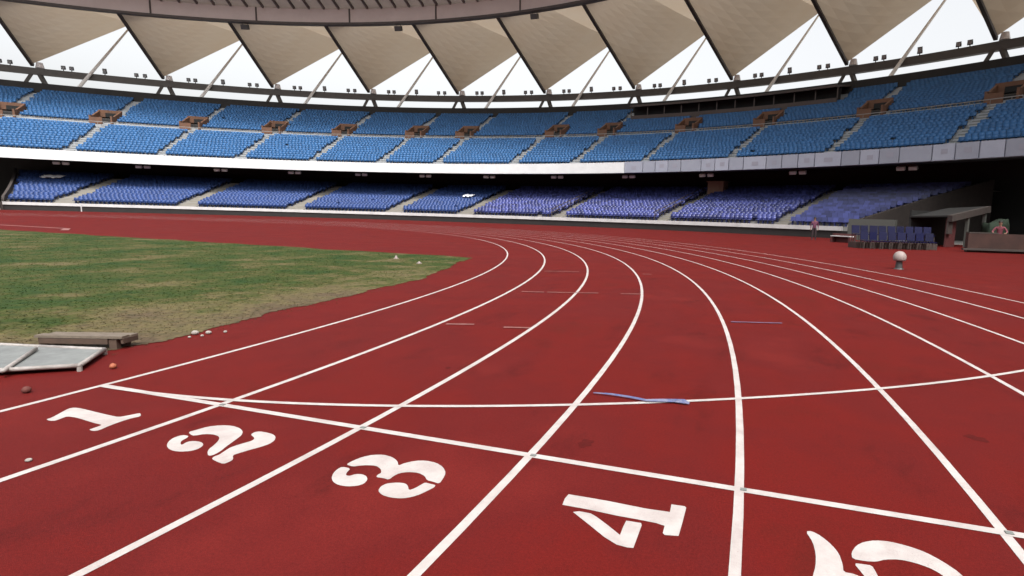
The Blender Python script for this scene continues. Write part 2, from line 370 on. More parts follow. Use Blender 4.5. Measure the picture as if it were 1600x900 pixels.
# ------------------------------------------------------------------ seats
def seat_arrays():
    bm = bmesh.new()
    box(bm, (0, -.02, .40), (.45, .44, .05)); box(bm, (0, .22, .60), (.49, .05, .42), rx=rad(-10)); box(bm, (0, .12, .20), (.10, .24, .36))
    bm.verts.index_update(); v = np.array([v.co for v in bm.verts]); f = np.array([[q.index for q in g.verts] for g in bm.faces]); bm.free()
    return v, f
SV, SF = seat_arrays()
LO = dict(n=19, d0=1.25, z0=1.05, tr=.85, ri=.223)
UPR = dict(n=28, d0=8.6, z0=8.45, tr=.852, ri=.405)
def row(S, i): return S['d0']+i*S['tr'], S['z0']+i*S['ri']
LO_R = lambda d: 59.6-.185*(d-1.6)            # right-hand end of the lower stand, slanting
LO_L = lambda d: 126.6+.19*(d-1.6)
LO_AISLES = [123.15, 114.7, 106.0, 97.15, 90.3, 81.65, 72.74, 64.2]
UP_AISLES = [130.7, 124.5, 118.5, 112.5, 106.5, 100.5, 95.3, 88.2, 82.6, 76.55, 69.9, 63.45, 57.2, 51, 45]
VOMS = [130.7, 124.9, 118.9, 112.7, 106.9, 100.4, 95.8, 87.5, 82.75, 76.15, 70.2, 63.5, 57.05]
VW, VD0, VD1 = .62, 20.8, 23.4                # vomitory half angle and depth range
def mpd(th, d): return ((EA+d)**2*math.sin(rad(th))**2+(EB+d)**2*math.cos(rad(th))**2)**.5*math.pi/180
places = []                                   # (x, y, z, heading, kind, theta, dist)
def seat_row(S, i, th0, th1, aisles, kind, hole=None):
    d, z = row(S, i); th = th0+rng.random()*.5/mpd(th0, d)
    while th < th1:
        m = mpd(th, d); th += (.52+rng.normal(0, .012))/m
        if any(abs(th-a)*m < (.62 if kind else .85 if th < 88 else 1.25) for a in aisles): continue
        if hole and hole(th, d): continue
        if rng.random() < (.001 if kind else .004): continue
        p = P(th, d+.40, z); n = P(th, d+1)-P(th, d)
        places.append((p.x, p.y, p.z, math.atan2(n.y, n.x)-math.pi/2, kind, th, (p-CAM).length))
for i in range(LO['n']):
    d, z = row(LO, i)
    seat_row(LO, i, LO_R(d)+.35, LO_L(d)-.35, LO_AISLES, 0)
PRESS = (66.6, 82.0)
def up_hole(th, d):
    if 18.7 < d < 20.3: return True
    if VD0-.4 < d < VD1+.3 and any(abs(th-v) < VW+.25 for v in VOMS): return True
    if d > 26.9 and PRESS[0]-.3 < th < PRESS[1]+.3: return True
    return False
for i in range(UPR['n']): seat_row(UPR, i, 42, 141, UP_AISLES, 1, up_hole)
right_block = [p for p in places if p[4] == 0 and p[5] < 64.2]
right_block.sort(key=lambda p: p[6]); solo = set(id(p) for p in right_block[:300])
sme = D.meshes.new('stadium_seat'); sme.from_pydata(SV.tolist(), [], SF.tolist()); sme.materials.append(MT['seat_gr'])
first = None
for p in right_block[:300]:
    if first is None: o = D.objects.new('stadium_seat', sme); first = o
    else: o = first.copy()
    C.objects.link(o); o.location = p[:3]; o.rotation_euler = (0, 0, p[3])
    tag(o, 'faded violet blue plastic seat in the right-hand end block of the lower stand', 'seat', 'seats of the right-hand end block')
rest = [p for p in places if id(p) not in solo]
A = np.array([p[:4] for p in rest]); kinds = np.array([2 if p[4] == 0 and p[5] < 90.3 else p[4] for p in rest])
c, s = np.cos(A[:, 3]), np.sin(A[:, 3])
vx = A[:, 0, None]+c[:, None]*SV[None, :, 0]-s[:, None]*SV[None, :, 1]; vy = A[:, 1, None]+s[:, None]*SV[None, :, 0]+c[:, None]*SV[None, :, 1]; vz = A[:, 2, None]+SV[None, :, 2]
co = np.stack([vx, vy, vz], 2).reshape(-1, 3).astype(np.float32); ns, nv, nf = len(A), len(SV), len(SF)
fi = (SF[None]+np.arange(ns)[:, None, None]*nv).reshape(-1).astype(np.int32)
me = D.meshes.new('stadium_seating'); me.vertices.add(len(co)); me.vertices.foreach_set('co', co.ravel())
me.loops.add(len(fi)); me.loops.foreach_set('vertex_index', fi); me.polygons.add(ns*nf)
me.polygons.foreach_set('loop_start', np.arange(ns*nf, dtype=np.int32)*4)
me.materials.append(MT['seat_lo']); me.materials.append(MT['seat_up']); me.materials.append(MT['seat_gr'])
me.polygons.foreach_set('material_index', np.repeat(kinds, nf).astype(np.int32))
at = me.attributes.new('tint', 'FLOAT', 'POINT'); at.data.foreach_set('value', np.repeat(rng.random(ns), nv).astype(np.float32))
me.update(calc_edges=True); me.validate()
so = D.objects.new('stadium_seating', me); C.objects.link(so)
tag(so, 'rows of blue plastic seats filling the other blocks of both stands', 'seats', kind='stuff')

# ------------------------------------------------------------------ lower stand
def stepped(S, extra_end):
    pr = []
    for i in range(S['n']):
        d, z = row(S, i); pr += [(d, z), (d+S['tr'], z)]
    return pr
lo = empty('lower_stand', P(92, 0), 'lower tier of violet blue seating behind a pale parapet round the bend', 'stand')
def lo_prof(end):
    def f(th):
        return [(.4, .55)] + stepped(LO, 0) + [(LO['d0']+LO['n']*LO['tr']+.02, LO['z0']+LO['n']*LO['ri'])]
    return f
# slanted ends: stretch theta per ring of the profile
def lo_terrace():
    pr = [(.5, .60), (1.25, .60)] + stepped(LO, 0); dl = pr[-1][0]; pr += [(21.8, pr[-1][1])]
    bm = bmesh.new(); n = 150; prev = None
    for j in range(n+1):
        f = j/n; cur = []
        for d, z in pr:
            a, b = LO_R(min(d, 17)), LO_L(min(d, 17)); cur.append(bm.verts.new(P(a+(b-a)*f, d, z)))
        if prev:
            for k in range(len(pr)-1): bm.faces.new((prev[k], prev[k+1], cur[k+1], cur[k]))
        prev = cur
    return bm
obj('terrace', lo_terrace(), 'concrete', lo)
TH_LO = frange(LO_R(0), LO_L(0), .5)
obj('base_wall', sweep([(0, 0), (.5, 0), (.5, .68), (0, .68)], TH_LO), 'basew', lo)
obj('parapet', sweep([(-.12, .69), (.2, .69), (.2, 1.07), (-.12, 1.07)], frange(LO_R(0)+.35, LO_L(0), .5)), 'rail', lo)
def end_wall(thf, name, m):
    bm = bmesh.new(); prev = None
    sg = -1 if thf is LO_R else 1
    for d in frange(-.1, 17.4, .7):
        z = LO['z0']+.262*max(0, d-1.25)+.75 if d > .6 else 1.05
        a = thf(d); b = a+sg*.16
        cur = [bm.verts.new(P(a, d, 0)), bm.verts.new(P(a, d, z)), bm.verts.new(P(b, d, z)), bm.verts.new(P(b, d, 0))]
        if prev:
            for k in range(4): bm.faces.new((prev[k], prev[(k+1) % 4], cur[(k+1) % 4], cur[k]))
        else: bm.faces.new(cur)
        prev = cur
    bm.faces.new(prev[::-1])
    return obj(name, bm, m, lo)
end_wall(LO_R, 'end_wall', 'shelter'); end_wall(LO_L, 'end_wall', 'shelter')
obj('corner_parapet', sweep([(-1.6, 0), (-1.2, 0), (-1.2, 1.75), (-1.6, 1.75)], frange(57.2, 59.5, .4)), 'post', lo)
def aisle(S, th, w, m, parent, skip=None, name='aisle_stair'):
    bm = bmesh.new()
    for i in range(S['n']):
        d, z = row(S, i)
        if skip and skip(d): continue
        h = w/2/mpd(th, d)
        for dd, zz, top in ((d-.42*S['tr'], z-S['ri'], z-S['ri']/2), (d, z, z+.03)):
            d1 = d+.002 if top < z else d+S['tr']*.6
            q = [(th-h, dd), (th+h, dd), (th+h, d1), (th-h, d1)]
            lowv = [bm.verts.new(P(t, e, zz-.01)) for t, e in q]; hi = [bm.verts.new(P(t, e, top)) for t, e in q]
            bm.faces.new(hi)
            for k in range(4): bm.faces.new((lowv[k], lowv[(k+1) % 4], hi[(k+1) % 4], hi[k]))
    return obj(name, bm, m, parent)
for th in LO_AISLES: aisle(LO, th, 2.3 if th > 88 else 1.2, 'stepc', lo)
# dark guard rails beside the aisles on the right
for th in (81.65, 72.74):
    bm = bmesh.new(); pv = None
    for i in range(0, LO['n'], 3):
        d, z = row(LO, i); t = th+.85/mpd(th, d)
        tube(bm, P(t, d, z), P(t, d, z+1.0), .04, n=5)
        if pv: tube(bm, pv, P(t, d, z+1.0), .05, n=5); tube(bm, pv-Vector((0, 0, .45)), P(t, d, z+.55), .05, n=5)
        pv = P(t, d, z+1.0)
    obj('guard_rail', bm, 'steel', lo)
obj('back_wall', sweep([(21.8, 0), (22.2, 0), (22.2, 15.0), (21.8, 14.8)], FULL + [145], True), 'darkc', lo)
# pale kiosk at the top of an aisle, white sheets over seats
def block_on(th, d, z, w, dp, h, name, m, label, cat):
    p = P(th, d, z); n = P(th, d+1)-P(th, d); rz = math.atan2(n.y, n.x)-math.pi/2
    bm = bmesh.new(); box(bm, (0, 0, h/2), (w, dp, h)); box(bm, (0, 0, h+.06), (w+.3, dp+.3, .12)); box(bm, (w*.1, -dp/2-.01, h*.42), (w*.3, .04, h*.8))
    o = obj(name, bm, m); o.location = p; o.rotation_euler = (0, 0, rz); return tag(o, label, cat)
block_on(72.2, 15.2, 4.55, 2.2, 1.6, 1.7, 'kiosk', 'peach', 'small beige kiosk at the top of the lower stand beneath the fascia', 'kiosk')
def sheet_on(th, d, w, l, label):
    bm = bmesh.new(); n = 8
    z0 = LO['z0']+.262*(d-1.25)
    g = [[bm.verts.new(P(th+(i/n-.5)*w/mpd(th, d), d+(j/n)*l, z0+.80+.262*(j/n)*l+.10*math.sin(i*1.7)*math.cos(j*2.1))) for j in range(n+1)] for i in range(n+1)]
    for i in range(n):
        for j in range(n): bm.faces.new((g[i][j], g[i+1][j], g[i+1][j+1], g[i][j+1]))
    o = obj('white_sheet', bm, 'cloth'); md = o.modifiers.new('t', 'SOLIDIFY'); md.thickness = .04
    tag(o, label, 'sheet')
sheet_on(126.6, 12.2, 2.3, 1.6, 'white sheet lying over seats at the far left end of the lower stand')
sheet_on(92.4, 8.4, 1.5, 1.3, 'white sheet lying over seats in the middle of the lower stand')

# ------------------------------------------------------------------ upper stand
up = empty('upper_stand', P(92, 8), 'upper tier of sky blue seating above a white fascia round the bend', 'stand')
uprof = [(7.5, 8.05), (8.6, 8.05)] + stepped(UPR, 0)
dT = uprof[-1][0]
def vskip(th, a, b):
    dm = (a[0]+b[0])/2
    return VD0+.1 < dm < VD1 and any(abs(th-v) < VW for v in VOMS)
obj('terrace', sweep(uprof, FULL, False, vskip), 'upterr', up)
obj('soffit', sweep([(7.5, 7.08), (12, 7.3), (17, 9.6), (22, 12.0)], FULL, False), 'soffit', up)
obj('ledge_wall', sweep([(dT, 19.2), (dT+.4, 19.2), (dT+.4, 21.25), (dT, 21.25)], FULL), 'darkc', up)
obj('outer_wall', sweep([(36.7, 0), (37.1, 0), (37.1, 20.8), (36.7, 20.8)], FULL), 'concrete', up)
obj('top_slab', sweep([(dT+.42, 20.5), (36.68, 20.5), (36.68, 20.8), (dT+.42, 20.8)], FULL), 'concrete', up)
SPLIT = 77.7
obj('fascia', sweep([(7.0, 7.05), (7.5, 7.05), (7.5, 8.42), (7.0, 8.42)], frange(SPLIT, 145, .5)), 'white', up)
obj('fascia', sweep([(7.15, 7.05), (7.5, 7.05), (7.5, 8.42), (7.15, 8.42)], [t for t in FULL if t < SPLIT]+[SPLIT]), 'panel', up)
th = SPLIT-.05; k = 0
while th > 41:
    w = (1.02 if k % 4 else 1.55)
    a, b = th-w+.06, th
    pn = obj('fascia_board', sweep([(6.98, 7.07), (7.14, 7.07), (7.14, 8.46), (6.98, 8.46)], frange(a, b, .3)), 'panel', up)
    if k % 3 != 1:      # a printed patch on the board, too small in the photo to read
        ww = rng.uniform(.12, .2)*w; cz = 7.76+rng.uniform(-.1, .1)
        obj('print', sweep([(6.965, cz-.22), (6.978, cz-.22), (6.978, cz+.22), (6.965, cz+.22)], [th-w/2-ww, th-w/2+ww]), 'mark', pn)
    th -= w; k += 1
for th in UP_AISLES:
    aisle(UPR, th, .95, 'upstep', up, skip=lambda d: d > 19.8)
aisle(UPR, 91.7, 1.1, 'darkc', up, skip=lambda d: d < 20)
# walkway rail
bm = sweep([(18.75, 14.0), (18.83, 14.0), (18.83, 14.08), (18.75, 14.08)], VIEW)
for t in frange(42, 141, .9): tube(bm, P(t, 18.79, 13.1), P(t, 18.79, 14.0), .03, n=4)
obj('walkway_rail', bm, 'concrete', up)
zup = lambda d: UPR['z0']+(d-UPR['d0'])/UPR['tr']*UPR['ri']
for i, th in enumerate(VOMS):
    zf = zup(VD0)-.4; v = None
    v = obj('vomitory', sweep([(VD1, zf), (VD1+.3, zf), (VD1+.3, zup(VD1)+1.0), (VD1, zup(VD1)+1.0)], frange(th-VW-.12, th+VW+.12, .4)), 'brick', up)
    for sg in (-1, 1):          # side walls
        bm = bmesh.new(); prev = None
        for d in frange(VD0-.6, VD1-.01, .8):
            zt = max(zf+1.3, zup(d)+.85); a, b = th+sg*VW, th+sg*(VW+.12)
            cur4 = [bm.verts.new(P(a, d, zf)), bm.verts.new(P(a, d, zt)), bm.verts.new(P(b, d, zt)), bm.verts.new(P(b, d, zf))]
            if prev:
                for k in range(4): bm.faces.new((prev[k], prev[(k+1) % 4], cur4[(k+1) % 4], cur4[k]))
            else: bm.faces.new(cur4)
            prev = cur4
        bm.faces.new(prev[::-1]); obj('side_wall', bm, 'brick', v)
    obj('opening', sweep([(VD1-.12, zf), (VD1-.02, zf), (VD1-.02, zf+2.15), (VD1-.12, zf+2.15)], [th-VW*.92, th+VW*.45]), 'dark', v)
    obj('floor', sweep([(VD0-.3, zf-.1), (VD1, zf-.1), (VD1, zf), (VD0-.3, zf)], [th-VW, th, th+VW]), 'concrete', v)
    obj('guard_wall', sweep([(VD0-.62, zf), (VD0-.5, zf), (VD0-.5, zf+1.05), (VD0-.62, zf+1.05)], [th-VW*.15, th+VW*.55, th+VW*1.1]), 'brick', v)
# press box let into the top rows on the right
pb = obj('press_box', sweep([(26.9, zup(26.9)-.3), (27.2, zup(26.9)-.3), (27.2, zup(26.9)+.9), (26.9, zup(26.9)+.9)], frange(*PRESS, .5)), 'press', up)
obj('roof_slab', sweep([(26.3, 19.35), (dT-.05, 20.5), (dT-.05, 20.75), (26.3, 19.65)], frange(*PRESS, .5)), 'press', pb)
obj('window_band', sweep([(28.4, zup(26.9)), (28.5, zup(26.9)), (28.5, 19.7), (28.4, 19.7)], frange(*PRESS, .5)), 'dark', pb)
for t in frange(*PRESS, 1.4):
    bm = bmesh.new(); bar(bm, P(t, 27.05, zup(26.9)+.9), P(t, 27.05, 19.5), .14, .14, up=Vector((1, 0, 0))); obj('mullion', bm, 'press', pb)

# paired fixtures under the fascia
for i, t in enumerate([125.19, 119.89, 114.21, 108.25, 102.43, 96.56, 90.57, 84.29, 77.98, 71.73, 65.41, 59.3]):
    p = P(t, 9.5, 7.18); n = P(t, 10)-P(t, 9); rz = math.atan2(n.y, n.x)-math.pi/2
    e = empty('twin_lamp', p, 'pale twin lamp hanging under the white fascia above the lower stand', 'lamp', 'lamps under the upper stand', rz)
    for sx in (-1, 1):
        bm = bmesh.new(); box(bm, (sx*.55, 0, -.42), (.75, .30, .34), rx=rad(25)); h = obj('lamp_head', bm, 'fixture'); h.parent = e
    bm = bmesh.new(); box(bm, (0, .05, -.12), (1.5, .08, .08)); tube(bm, (0, .05, -.12), (0, .05, .06), .05); h = obj('bracket', bm, 'steel'); h.parent = e

# ------------------------------------------------------------------ roof
rf = empty('stadium_roof', P(92, 18, 32), 'beige tent-like membrane roof in folded bays over the stands', 'roof')
BAY = 8.0; T0 = 131.55
zA, dV, zV, dD, zD, zC = 31.9, 36.7, 24.9, 45.2, 36.2, 33.0
obj('ring_beam', sweep([(36.3, 23.25), (37.1, 23.25), (37.1, 24.35), (36.3, 24.35)], FULL), 'greysteel', rf)
def RD(th): return 18+11.5*math.sin(rad(th-104))
ib = obj('inner_ring', sweep(lambda t: [(RD(t)-.8, 31.95), (RD(t), 31.95), (RD(t), 34.1), (RD(t)-.8, 34.1)], FULL), 'ring', rf)
obj('bottom_chord', sweep(lambda t: [(RD(t)-.95, 31.6), (RD(t)+.1, 31.6), (RD(t)+.1, 31.93), (RD(t)-.95, 31.93)], FULL), 'steel', rf)
for k in range(-3, 12):
    t = T0-BAY*(k+.5)+1.6; bm = bmesh.new(); bar(bm, P(t, RD(t)-.86, 31.96), P(t, RD(t)-.86, 34.08), .22, .12, up=P(t, 18)-P(t, 17)); obj('splice_joint', bm, 'steel', ib)
inn = obj('inner_roof', sweep(lambda t: [(RD(t)-.2, 34.15), (RD(t)-6, 36.2), (RD(t)-12.5, 38.0)], FULL, False), 'inner', rf)
for t in frange(44, 141, 1.3):
    bm = bmesh.new(); bar(bm, P(t, RD(t)-.9, 34.12), P(t, RD(t)-12.4, 37.75), .26, .4); obj('purlin', bm, 'purlin', inn)
obj('edge_tube', sweep(lambda t: [(RD(t)-13, 37.7), (RD(t)-12.4, 37.7), (RD(t)-12.4, 38.3), (RD(t)-13, 38.3)], FULL), 'steel', rf)
def lerp(a, b, f): return a+(b-a)*f
for k in range(45):
    t1 = T0-BAY*k+BAY*2; t2 = t1-BAY; tm = (t1+t2)/2
    vis = 40 < ((t1+180) % 360)-180 < 150 or 40 < t1 % 360 < 150
    A1, V1, A2, V2 = P(t1, RD(t1), zA), P(t1, dV-.3, zV), P(t2, RD(t2), zA), P(t2, dV-.3, zV)
    tD = tm-1.05; Cm, Dm = P(tm, RD(tm), zC), P(tD, dD, zD)
    bm = bmesh.new(); n = 8; cols = []
    for a in range(-n, n+1):
        colv = []
        f = abs(a)/n
        A_, V_ = (A1, V1) if a < 0 else (A2, V2)
        for j in range(n+1):
            g = j/n; p = lerp(lerp(Cm, Dm, g), lerp(A_, V_, g), f)
            sag = (math.sin(math.pi*f)*math.sin(math.pi*g)*.5 if a < 0 else 0) + math.sin(math.pi*g)*.25*(1-f)
            colv.append(bm.verts.new(p-Vector((0, 0, sag))))
        cols.append(colv)
    for a in range(n):
        for j in range(n): bm.faces.new((cols[a][j], cols[a][j+1], cols[a+1][j+1], cols[a+1][j]))
    # the far slope of the fold is stretched straight from the ridge end to the next rib
    mid_col = cols[n]; vA, vV = bm.verts.new(A2), bm.verts.new(V2)
    for j in range(n): bm.faces.new((mid_col[j], mid_col[j+1], vA))
    bm.faces.new((mid_col[n], vV, vA))
    bmesh.ops.delete(bm, geom=[v_ for v_ in bm.verts if not v_.link_faces], context='VERTS')
    obj('membrane', bm, 'membrane', rf, smooth=False)
    bm = bmesh.new(); bar(bm, P(t1, RD(t1)-.2, zA+.05), P(t1, dV+.1, zV-.05), .45, .5); rb = obj('rib', bm, 'steel', rf)
    if not vis: continue
    bm = bmesh.new(); tube(bm, P(t1-.42, dV, zV-.45), P(t1-.42, dV, zV+.45), .62, .42, n=12)
    obj('bearing', bm, 'bearing', rb)
    bm = bmesh.new(); tube(bm, P(tD, dD-.3, zD-.2), P(tm+1.0, 33.9, 21.3), .15, .27, n=8); obj('strut', bm, 'strut', rf)
    bm = bmesh.new()
    for sg in (-1, 1):
        bar(bm, P(t1-.15+sg*.72, 36.1, 20.82), P(t1-.15+sg*.22, 36.65, 23.4), .62, .5)
    bar(bm, P(t1-.95, 36.1, 20.95), P(t1+.65, 36.1, 20.95), .3, .3); obj('support_frame', bm, 'greysteel', rf)
    # floodlights on the ring beam
    for fr in (.22, .28, .53, .78, .85):
        t = t1-BAY*fr; p = P(t, 36.7, 24.36); nn = P(t, 37)-P(t, 36); rz = math.atan2(nn.y, nn.x)-math.pi/2
        e = empty('floodlight', p, 'small dark floodlight on the grey ring beam under the roof', 'floodlight', 'floodlights along the ring beam', rz)
        bm = bmesh.new(); tube(bm, (0, 0, 0), (0, 0, .35), .07, n=6); box(bm, (-.3, 0, .45), (.05, .1, .35)); box(bm, (.3, 0, .45), (.05, .1, .35)); box(bm, (0, 0, .29), (.65, .1, .05)); o = obj('yoke', bm, 'lamp'); o.parent = e
        big = .8 if fr == .53 else .55
        bm = bmesh.new(); box(bm, (0, 0, .35+big/2), (.54, .38, big), rx=rad(20)); o = obj('lamp_head', bm, 'lamp'); o.parent = e
        bm = bmesh.new(); box(bm, (0, -.21, .29+big/2), (.46, .03, big*.8), rx=rad(20)); o = obj('lens', bm, 'glass'); o.parent = e
# loudspeakers hung below the inner ring
for t in (114.2, 100.8, 87.9):
    p = P(t, RD(t)-.4, 31.58); nn = P(t, 18)-P(t, 17)
    e = empty('loudspeaker', p, 'dark loudspeaker box hanging below the pinkish roof ring', 'loudspeaker', 'loudspeakers below the roof ring', math.atan2(nn.y, nn.x)-math.pi/2)
    bm = bmesh.new(); box(bm, (0, 0, -.62), (1.1, .7, .75), rx=rad(20)); o = obj('cabinet', bm, 'lamp'); o.parent = e
    bm = bmesh.new(); tube(bm, (-.4, 0, 0), (-.4, 0, -.3), .04, n=5); tube(bm, (.4, 0, 0), (.4, 0, -.3), .04, n=5); o = obj('hanger', bm, 'steel'); o.parent = e

# ------------------------------------------------------------------ things at the trackside, right
def face_cam(p): return math.atan2(CAM.y-p.y, CAM.x-p.x)+math.pi/2
def chair_parts():
    bm = bmesh.new(); box(bm, (0, 0, .44), (.46, .44, .05)); bmesh.ops.bevel(bm, geom=bm.edges[:], offset=.015, segments=1)
    s_ = bm
    b_ = bmesh.new(); box(b_, (0, .23, .72), (.46, .05, .46), rx=rad(-8)); bmesh.ops.bevel(b_, geom=b_.edges[:], offset=.015, segments=1)
    return s_, b_
chair = None
pA, pB = ground(1352, 388.5), ground(1468, 391.5)
dirv = (pB-pA).normalized(); back = Vector((-dirv.y, dirv.x, 0)); rzc = math.atan2(dirv.y, dirv.x)
plinth = bmesh.new(); mid = (pA+pB)/2+back*1.05
box(plinth, (mid.x, mid.y, .17), ((pB-pA).length+.5, .9, .34), rz=rzc)
tag(obj('low_platform', plinth, 'steel'), 'low dark platform carrying the rear row of navy chairs', 'platform')
for rw in range(2):
    for i in range(9):
        if rw == 0 and i in (8,): continue
        p = pA+(pB-pA)*(i/8.)+back*(1.05*rw)+Vector((0, 0, .342*rw))
        lab = 'navy plastic chair in the rear row of trackside chairs on the platform' if rw else 'navy plastic chair in the front row of trackside chairs'
        g = 'rear row of trackside chairs' if rw else 'front row of trackside chairs'
        rz = rzc+rng.normal(0, .06)
        if chair is None:
            e = empty('plastic_chair', (0, 0, 0), lab, 'chair', g); sb, bb = chair_parts()
            for nm, b in (('seat', sb), ('backrest', bb)):
                o = obj(nm, b, 'navy'); o.parent = e
            for sx in (-1, 1):
                for sy in (-1, 1):
                    b = bmesh.new(); tube(b, (sx*.2, sy*.19, 0), (sx*.19, sy*.17, .42), .022, n=6); o = obj('leg', b, 'steel'); o.parent = e
            chair = e
        else:
            e = chair.copy(); C.objects.link(e); tag(e, lab, 'chair', g)
            for ch in list(chair.children):
                c2 = ch.copy(); C.objects.link(c2); c2.parent = e
        e.location = p; e.rotation_euler = (0, 0, rz)
# low maroon bench with a pale plank
pb0, pb1 = ground(1296, 378), ground(1334, 380.5)
bd = (pb1-pb0); L_ = bd.length; rz = math.atan2(bd.y, bd.x); m0 = (pb0+pb1)/2
e = empty('low_bench', m0, 'low maroon bench with a pale plank seat beside the parapet end', 'bench', rz=rz)
bm = bmesh.new(); box(bm, (0, 0, .46), (L_*.8, .42, .06)); o = obj('seat', bm, 'rail'); o.parent = e
for sx in (-1, 1):
    bm = bmesh.new(); box(bm, (sx*L_*.36, 0, .215), (.16, .38, .43)); o = obj('leg', bm, 'maroon'); o.parent = e
bm = bmesh.new(); box(bm, (0, .24, .33), (L_*.95, .06, .62)); o = obj('back_panel', bm, 'maroon'); o.parent = e
# shelter with a doorway
s0 = ground(1480, 386.5); s1 = ground(1536, 386)
e = empty('door_shelter', s0, 'small open-fronted shelter with pale posts and sloping beam at the tunnel', 'shelter')
ux = (s1-s0).normalized(); un_ = Vector((-ux.y, ux.x, 0)); Ls = (s1-s0).length
def sp_(a, b, z): return Vector((s0.x, s0.y, 0))+ux*a+un_*b+Vector((0, 0, z))
bm = bmesh.new(); bar(bm, sp_(Ls*.47, 0, 0), sp_(Ls*.47, 0, 1.98), .22, .16, up=un_); obj('post', bm, 'post', e)
bm = bmesh.new(); bar(bm, sp_(Ls*.94, 0, 0), sp_(Ls*.94, 0, 2.3), .2, .16, up=un_); obj('post', bm, 'post', e)
bm = bmesh.new(); bar(bm, sp_(-.15, -.05, 1.88), sp_(Ls+.05, -.05, 2.62), .3, .42, up=Vector((0, 0, 1))); obj('roof_beam', bm, 'shelter', e)
bm = bmesh.new(); box(bm, sp_(.2, .1, 1.35), (.55, .12, .95), rz=math.atan2(ux.y, ux.x)); obj('front_panel', bm, 'shelter', e)
bm = bmesh.new(); box(bm, sp_(.75, .3, .95), (1.1, .1, 1.9), rz=math.atan2(ux.y, ux.x)); obj('side_panel', bm, 'maroon', e)
bm = bmesh.new(); box(bm, sp_(Ls*.5, 2.6, 1.2), (Ls+.2, .12, 2.4), rz=math.atan2(ux.y, ux.x)); obj('back_panel', bm, 'dark', e)
bm = bmesh.new(); v = [sp_(-.15, 0, 2.08), sp_(Ls+.05, 0, 2.82), sp_(Ls+.05, 2.6, 2.7), sp_(-.15, 2.6, 2.0)]
top = [bm.verts.new(q) for q in v]; lowv = [bm.verts.new(q-Vector((0, 0, .1))) for q in v]
bm.faces.new(top); bm.faces.new(lowv[::-1])
for k in range(4): bm.faces.new((top[k], top[(k+1) % 4], lowv[(k+1) % 4], lowv[k]))
obj('roof_slab', bm, 'dark', e)
# low wall at the right edge
w0 = ground(1512, 394); w1 = ground(1600, 397); wd = (w1-w0).normalized(); wn = Vector((-wd.y, wd.x, 0)); rzw = math.atan2(wd.y, wd.x); WL = 9.
e = empty('low_wall', w0, 'low brownish red wall with a stepped base at the right edge', 'wall', rz=rzw)
bm = bmesh.new(); box(bm, (WL/2, .25, .52), (WL, .32, 1.04)); bmesh.ops.bevel(bm, geom=bm.edges[:], offset=.02, segments=1); o = obj('wall_body', bm, 'lowwall'); o.parent = e
bm = bmesh.new(); box(bm, (WL/2, -.02, .17), (WL+.6, .22, .10)); o = obj('ledge', bm, 'shelter'); o.parent = e
bm = bmesh.new(); box(bm, (.75, .25, 1.07), (1.5, .36, .06)); o = obj('coping', bm, 'shelter'); o.parent = e
# dark green tarp-covered stack behind it
q = ground(1551, 387)
bm = bmesh.new(); box(bm, (0, 0, .9), (1.15, .9, 1.8)); bmesh.ops.subdivide_edges(bm, edges=bm.edges[:], cuts=3, use_grid_fill=True)
for v_ in bm.verts: v_.co += Vector((rng.normal(0, .05), rng.normal(0, .05), rng.normal(0, .05)+(.15*math.sin(v_.co.x*3) if v_.co.z > 1 else 0)))
o = obj('covered_stack', bm, 'greendark', smooth=True); o.location = q; o.rotation_euler = (0, 0, rzw)
tag(o, 'stack under a dark green cover behind the low wall', 'covered stack')
# capped post standing on the track
q = ground(1404, 420.5); e = empty('capped_post', q, 'short dark post under a rounded white cap standing on the red track', 'post')
bm = bmesh.new(); tube(bm, (0, 0, 0), (0, 0, .32), .11, .09, n=12); tube(bm, (0, 0, 0), (0, 0, .035), .15, .13, n=14); o = obj('stem', bm, 'lamp'); o.parent = e
bm = bmesh.new(); bmesh.ops.create_uvsphere(bm, u_segments=16, v_segments=10, radius=.20, matrix=Matrix.Translation((0, 0, .38)) @ Matrix.Diagonal((1, 1, 1.0, 1)))
for v_ in bm.verts:
    if v_.co.z < .27: v_.co.z = .27; v_.co.x *= 1.06; v_.co.y *= 1.06
o = obj('cap', bm, 'hood', smooth=True); o.parent = e

